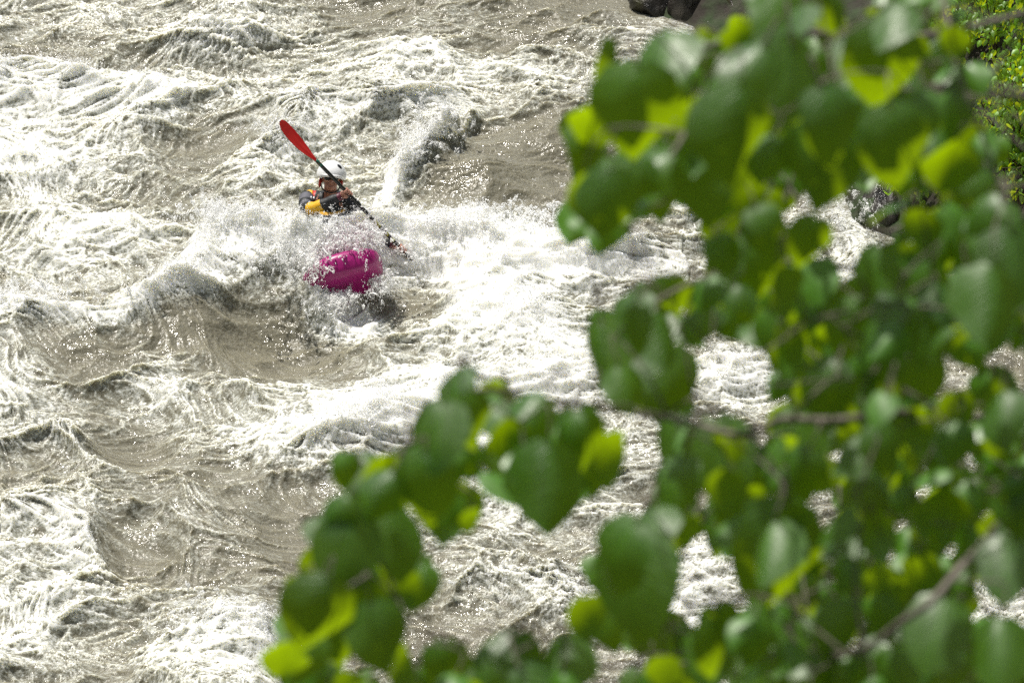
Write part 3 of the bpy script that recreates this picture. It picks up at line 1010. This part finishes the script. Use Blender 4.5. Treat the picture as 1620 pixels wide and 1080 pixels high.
mats_ = []
for c, L_, hd, dr, pp in LIST:
    mats_.append(leaf_matrix(c, L_, hd, dr, R(random.gauss(0, 16))))
order = sorted(range(len(LIST)), key=lambda i: float(np.min(((node_p - np.array(mats_[i].translation)) ** 2).sum(1))))
owner = {}
np_list = [node_p]
for i in order:
    bpt = mats_[i].translation
    y = (mats_[i].to_3x3() @ Vector((0, 1, 0))).normalized()
    d2 = ((node_p - np.array(bpt)) ** 2).sum(1)
    j = int(np.argmin(d2))
    st, dist = Vector(node_p[j]), math.sqrt(d2[j])
    li = node_l[j]
    owner[i] = li
    pet = bpt - y * min(.03, dist * .4) + Vector((0, 0, min(.02, dist * .25)))
    mid = st.lerp(pet, .5) + Vector((random.uniform(-1, 1), random.uniform(-1, 1), random.uniform(0, 1))) * dist * .10
    path = smooth_path([st, mid, pet, bpt + y * .003], 4)
    r_0 = min(node_r[j], .0012 + .010 * dist)
    rad = np.linspace(r_0, .0009, len(path))
    limb_mb[li].tube(path, rad, 5)
    new = [p for p in path[3:9:2]]
    node_p = np.concatenate([node_p, np.array(new)])
    node_l += [li] * len(new)
    node_r += [.0016] * len(new)
branches = [limb_mb[li].build('branch', bark, tree, inv=TI) for li in range(len(LIMBS))]
leftover = MB()
for i in range(len(LIST)):
    me = LEAVES[random.randrange(len(LEAVES))]
    if i in single:
        o = bpy.data.objects.new('leaf', me)
        COL.objects.link(o)
        o.parent = branches[owner[i]]
        o.matrix_local = TI @ mats_[i]
    else:
        b0 = len(leftover.v)
        leftover.v += [mats_[i] @ q.co for q in me.vertices]
        leftover.f += [tuple(b0 + q for q in p.vertices) for p in me.polygons]
        leftover.mi += [0] * len(me.polygons)
lo_ = leftover.build('foliage', leaf_m, tree, inv=TI)
lo_['kind'] = 'stuff'
print('leaves', len(in_view), len(LIST))

# ------------------------------------------------------------------ far right bank: wet boulders and a sunlit thicket
rock_m, nt, b = mat('wet_rock')
tc = nt.nodes.new('ShaderNodeTexCoord')
rn = noise(nt, tc.outputs['Object'], 6, 8, .3)
rn2 = noise(nt, tc.outputs['Object'], 1.6, 4)
rc = mixc(nt, maprange(nt, rn.outputs['Fac'], .35, .65), (.007, .006, .0055), (.034, .029, .024))
nt.links.new(mixc(nt, maprange(nt, rn2.outputs['Fac'], .58, .70), rc, (.05, .05, .012)), b.inputs['Base Color'])
nt.links.new(maprange(nt, rn.outputs['Fac'], .3, .7, .12, .5), b.inputs['Roughness'])
bp = nt.nodes.new('ShaderNodeBump')
bp.inputs['Distance'].default_value = .06
nt.links.new(rn.outputs['Fac'], bp.inputs['Height'])
nt.links.new(bp.outputs[0], b.inputs['Normal'])


def rock(px, py, size, seed, label):
    c = at(px, py, 0.0)
    r = random.Random(seed)
    bm = bmesh.new()
    bmesh.ops.create_icosphere(bm, subdivisions=4, radius=1)
    cuts = [(Vector((r.uniform(-1, 1), r.uniform(-1, 1), r.uniform(-.4, 1))).normalized(), r.uniform(.55, .85)) for _ in range(9)]
    P_v = np.array([v.co[:] for v in bm.verts])
    nn = perlin(P_v[:, 0] * 1.7 + seed, P_v[:, 1] * 1.7 + P_v[:, 2] * 1.3, 3) * .16 + perlin(P_v[:, 0] * 4 + seed, P_v[:, 1] * 4 - P_v[:, 2] * 3.1, 5) * .06
    for v, q in zip(bm.verts, nn):
        p = v.co * (1 + float(q))
        for n, d in cuts:
            e = p.dot(n) - d
            if e > 0:
                p -= n * e * .85
        v.co = Vector((p.x * size[0], p.y * size[1], p.z * size[2]))
    me = bpy.data.meshes.new('boulder')
    bm.to_mesh(me)
    bm.free()
    o = link('boulder', me, rock_m)
    o.location = (c.x, c.y, .12)
    o.rotation_euler = (0, 0, r.uniform(0, 6))
    tag(o, label, 'boulder', 'wet boulders along the far bank')


rock(1030, 14, (.25, .24, .26), 3, 'small low brown boulder left of the black boulders, awash in foam')
rock(1095, 16, (.30, .30, .36), 5, 'glistening wet dark boulder between the small brown one and the big black one')
rock(1172, 20, (.62, .45, .56), 9, 'large black boulder at the top edge of the river beside the leaves')
rock(1270, 70, (.42, .40, .3), 12, 'black boulder half hidden behind the blurred leaves near the large one')
rock(1415, 338, (.36, .30, .26), 21, 'dark boulder below the thicket, seen through a gap in the leaves')
rock(1500, 400, (.45, .40, .3), 27, 'dark boulder behind the blurred branch, lowest along the bank')

bush_m = leaf_material('thicket_leaf', (.04, .11, .008), (.075, .17, .012), (.70, .80, .006), .42)
SMALL = [leaf_mesh('leaf', 40 + i, .3 + .1 * i, R(25 + 12 * i), .03, .36) for i in range(4)]
for me in SMALL:
    me.materials.append(bush_m)
twig_m = simple('brown_twig', (.07, .045, .03), .8, .3, 40)


def thicket(px, py, hz, wide, n, n_single, seed, label):
    ds = np.arange(38, 62, .05)                     # where the line of sight meets the bank
    q = np.array([CAM + ray(px, py) * d for d in ds])
    hit = np.argmax(q[:, 2] < ground_z(q[:, 0], q[:, 1]))
    g = Vector(q[hit])
    g.z = float(ground_z(q[hit:hit + 1, 0], q[hit:hit + 1, 1])[0])
    r = random.Random(seed)
    root = empty('shrub', g, label, 'shrub', 'leafy shrubs on the far bank')
    st = MB()
    tips = []
    for k_ in range(9):
        a = r.uniform(0, 2 * math.pi)
        reach = r.uniform(.3, 1) * wide
        p1 = Vector((math.cos(a) * reach * .45, math.sin(a) * reach * .45, hz * r.uniform(.35, .55)))
        p2 = Vector((math.cos(a) * reach, math.sin(a) * reach, hz * r.uniform(.6, 1.05)))
        sp = smooth_path([Vector((0, 0, -.1)), p1, p2], 7)
        st.tube(sp, np.linspace(.014, .003, len(sp)), 5)
        tips += [Vector(q) for q in sp[4:]]
        for q in range(5):
            b0 = Vector(sp[r.randrange(5, len(sp))])
            b1 = b0 + Vector((r.uniform(-1, 1), r.uniform(-1, 1), r.uniform(-.2, .7))) * wide * .45
            s2 = smooth_path([b0, b0.lerp(b1, .5) + Vector((0, 0, .04)), b1], 4)
            st.tube(s2, np.linspace(.005, .002, len(s2)), 4)
            tips += [Vector(w_) for w_ in s2[2:]]
    st.build('stem', twig_m, root)
    mass = MB()
    cand = []
    for i in range(n):
        p = r.choice(tips) + Vector((r.gauss(0, .05), r.gauss(0, .05), r.gauss(0, .05)))
        cand.append((leaf_matrix(p, r.uniform(.05, .085), r.uniform(0, 2 * math.pi) if r.random() < .4 else R(r.gauss(255, 50)), R(r.uniform(5, 75)), R(r.gauss(0, 25))), p))
    cand.sort(key=lambda q: q[1].dot(FWD))            # the side towards the river first
    for i, (M, p) in enumerate(cand):
        me = SMALL[r.randrange(4)]
        if i < n_single:
            o = bpy.data.objects.new('leaf', me)
            COL.objects.link(o)
            o.parent = root
            o.matrix_local = M
        else:
            b0 = len(mass.v)
            mass.v += [M @ q.co for q in me.vertices]
            mass.f += [tuple(b0 + q for q in f_.vertices) for f_ in me.polygons]
            mass.mi += [0] * len(me.polygons)
    o = mass.build('foliage', bush_m, root)
    o['kind'] = 'stuff'


thicket(1505, 130, .95, .6, 520, 110, 1, 'yellow green shrub on the bank, left of the brightest shrub at the top corner')
thicket(1580, 120, 1.0, .65, 620, 150, 2, 'bright sunlit shrub on the bank at the top corner above the grey twig')
thicket(1640, 215, .95, .6, 560, 120, 3, 'shrub on the bank at the picture edge below the bright sunlit one')
thicket(1610, 340, .8, .5, 460, 100, 4, 'darker shrub on the bank at the picture edge above the blurred leaves')
thicket(1440, 335, .4, .3, 200, 40, 5, 'small low shrub at the waterline beside the dark boulder in the leaf gap')
thicket(1540, 60, .9, .6, 460, 90, 6, 'shrub farthest up the bank at the top edge, behind the yellow green one')
thicket(1600, 250, .9, .6, 520, 110, 8, 'dark leafed shrub in the middle of the bank below the bright sunlit one')
thicket(1660, 90, 1.0, .6, 420, 60, 7, 'shrub cut by the right picture edge beside the bright sunlit one')

# ------------------------------------------------------------------ spray: drops thrown off the crests
Hc, Fc = H, foam
gy2, gx2 = np.gradient(Hs, ry, rx)
lap = np.zeros_like(Hs)
lap[2:-2, 2:-2] = -(np.gradient(gx2, rx, axis=1) + np.gradient(gy2, ry, axis=0))[2:-2, 2:-2]
inview = (X > XA) & (X < 4.2) & (Y > YA) & (Y < YB)
wgt = sstep(.5, 1.2, Fc) * (.25 + sstep(.0, 3.0, lap)) * (.3 + sstep(.05, .4, Hs)) * inview
wgt = wgt.reshape(-1)
cdf = np.cumsum(wgt)
cdf /= cdf[-1]
N1 = 60000
idx = np.searchsorted(cdf, rng.random(N1))
pos = np.stack([PX.reshape(-1)[idx], PY.reshape(-1)[idx], H.reshape(-1)[idx]], -1)
pos += rng.normal(0, 1, pos.shape) * np.array([.03, .05, .0])
pos[:, 2] += rng.exponential(.035, N1) + .004
rad = .0014 + rng.exponential(.0012, N1)
vel = rng.normal(0, 1, pos.shape) + np.array([0, -.4, .6])
pts_all, rad_all, vel_all = [pos], [rad], [vel]


def jets(px, py, z, spread, n, speed, dirv, up, drops=40):
    """strings of drops on short ballistic arcs"""
    for _ in range(n):
        o = np.array(at(px + rng.normal(0, spread[0]), py + rng.normal(0, spread[1]), z))
        v = np.array(dirv) * rng.uniform(.1, 1) * speed + rng.normal(0, .45, 3) * speed + np.array([0, 0, up * rng.uniform(.2, 1)])
        t = np.sort(rng.random(drops)) * rng.uniform(.08, .30)
        p = o + v * t[:, None] + np.array([0, 0, -4.9]) * (t ** 2)[:, None] + rng.normal(0, .006, (drops, 3)) * (1 + 6 * t[:, None])
        pts_all.append(p)
        vel_all.append(v + np.array([0, 0, -9.8]) * t[:, None])
        rad_all.append(.0016 + rng.exponential(.0018, drops) * (1 - t * 1.5))


jets(500, 415, .32, (22, 10), 90, .7, (-.6, -.5, .3), 1.1)
jets(470, 400, .45, (40, 16), 110, .7, (-.3, -.4, .3), 1.1)
jets(560, 372, .50, (30, 10), 110, .6, (.2, -.4, .3), 1.2)
jets(530, 470, .10, (22, 10), 90, .7, (-.3, -.7, .2), .8)
jets(600, 450, .12, (14, 8), 50, .7, (.7, -.6, .2), .9)
jets(640, 398, .12, (14, 8), 50, .7, (.5, -.4, .3), 1.2)
jets(700, 355, .32, (50, 10), 130, .7, (.2, -.4, .3), 1.3)
jets(840, 345, .28, (50, 10), 150, .8, (.3, -.4, .3), 1.4)
jets(360, 335, .48, (45, 10), 110, .7, (-.2, -.4, .3), 1.2)
jets(680, 205, .44, (26, 20), 110, .7, (-.4, -.4, .3), 1.0)
jets(760, 318, .06, (50, 10), 110, .7, (.1, -.5, .3), 1.2)
jets(440, 205, .28, (40, 10), 60, .7, (0, -.5, .3), 1.0)
jets(60, 458, .3, (60, 8), 80, .6, (0, -.5, .2), 1.0)
jets(1330, 330, .2, (40, 20), 60, .8, (0, -.5, .3), 1.4)
jets(860, 905, .2, (60, 10), 60, .6, (.2, -.4, .3), .9)
jets(350, 965, .3, (60, 14), 60, .6, (0, -.4, .3), .9)
vel = np.concatenate(vel_all)
pos, rad = np.concatenate(pts_all), np.clip(np.concatenate(rad_all), .0014, .0095)
spm = bpy.data.meshes.new('spray')
spm.vertices.add(len(pos))
spm.vertices.foreach_set('co', pos.reshape(-1).astype(np.float32))
ra = spm.attributes.new('drop_size', 'FLOAT', 'POINT')
ra.data.foreach_set('value', rad.astype(np.float32))
rb = spm.attributes.new('flight', 'FLOAT_VECTOR', 'POINT')
rb.data.foreach_set('vector', vel.reshape(-1).astype(np.float32))
rc_ = spm.attributes.new('drop_shape', 'FLOAT_VECTOR', 'POINT')
lng = 1 + rng.exponential(.9, len(rad))
rc_.data.foreach_set('vector', (np.stack([rad * .85, rad * .85, rad * lng], -1)).reshape(-1).astype(np.float32))
drop_m, nt, b = mat('water_drop')
b.inputs['Base Color'].default_value = (.93, .94, .93, 1)
b.inputs['Subsurface Weight'].default_value = .6
b.inputs['Subsurface Radius'].default_value = (1, 1, 1)
b.inputs['Subsurface Scale'].default_value = .01
b.inputs['Roughness'].default_value = .12
b.inputs['IOR'].default_value = 1.33
spray = link('spray', spm, drop_m)
spray['kind'] = 'stuff'
ng = bpy.data.node_groups.new('drops', 'GeometryNodeTree')
ng.interface.new_socket('Geometry', in_out='INPUT', socket_type='NodeSocketGeometry')
ng.interface.new_socket('Geometry', in_out='OUTPUT', socket_type='NodeSocketGeometry')
gi, go = ng.nodes.new('NodeGroupInput'), ng.nodes.new('NodeGroupOutput')
ip, ic = ng.nodes.new('GeometryNodeInstanceOnPoints'), ng.nodes.new('GeometryNodeMeshIcoSphere')
na, sm_ = ng.nodes.new('GeometryNodeInputNamedAttribute'), ng.nodes.new('GeometryNodeSetMaterial')
na.data_type = 'FLOAT_VECTOR'
na.inputs['Name'].default_value = 'drop_shape'
nv_, al = ng.nodes.new('GeometryNodeInputNamedAttribute'), ng.nodes.new('FunctionNodeAlignRotationToVector')
nv_.data_type = 'FLOAT_VECTOR'
nv_.inputs['Name'].default_value = 'flight'
al.axis = 'Z'
ng.links.new(nv_.outputs[0], al.inputs['Vector'])
ng.links.new(al.outputs[0], ip.inputs['Rotation'])
ic.inputs['Radius'].default_value = 1.0
ic.inputs['Subdivisions'].default_value = 1
sm_.inputs['Material'].default_value = drop_m
ng.links.new(gi.outputs[0], ip.inputs['Points'])
ng.links.new(ic.outputs[0], sm_.inputs[0])
ng.links.new(sm_.outputs[0], ip.inputs['Instance'])
ng.links.new(na.outputs[0], ip.inputs['Scale'])
ng.links.new(ip.outputs[0], go.inputs[0])
md = spray.modifiers.new('drops', 'NODES')
md.node_group = ng
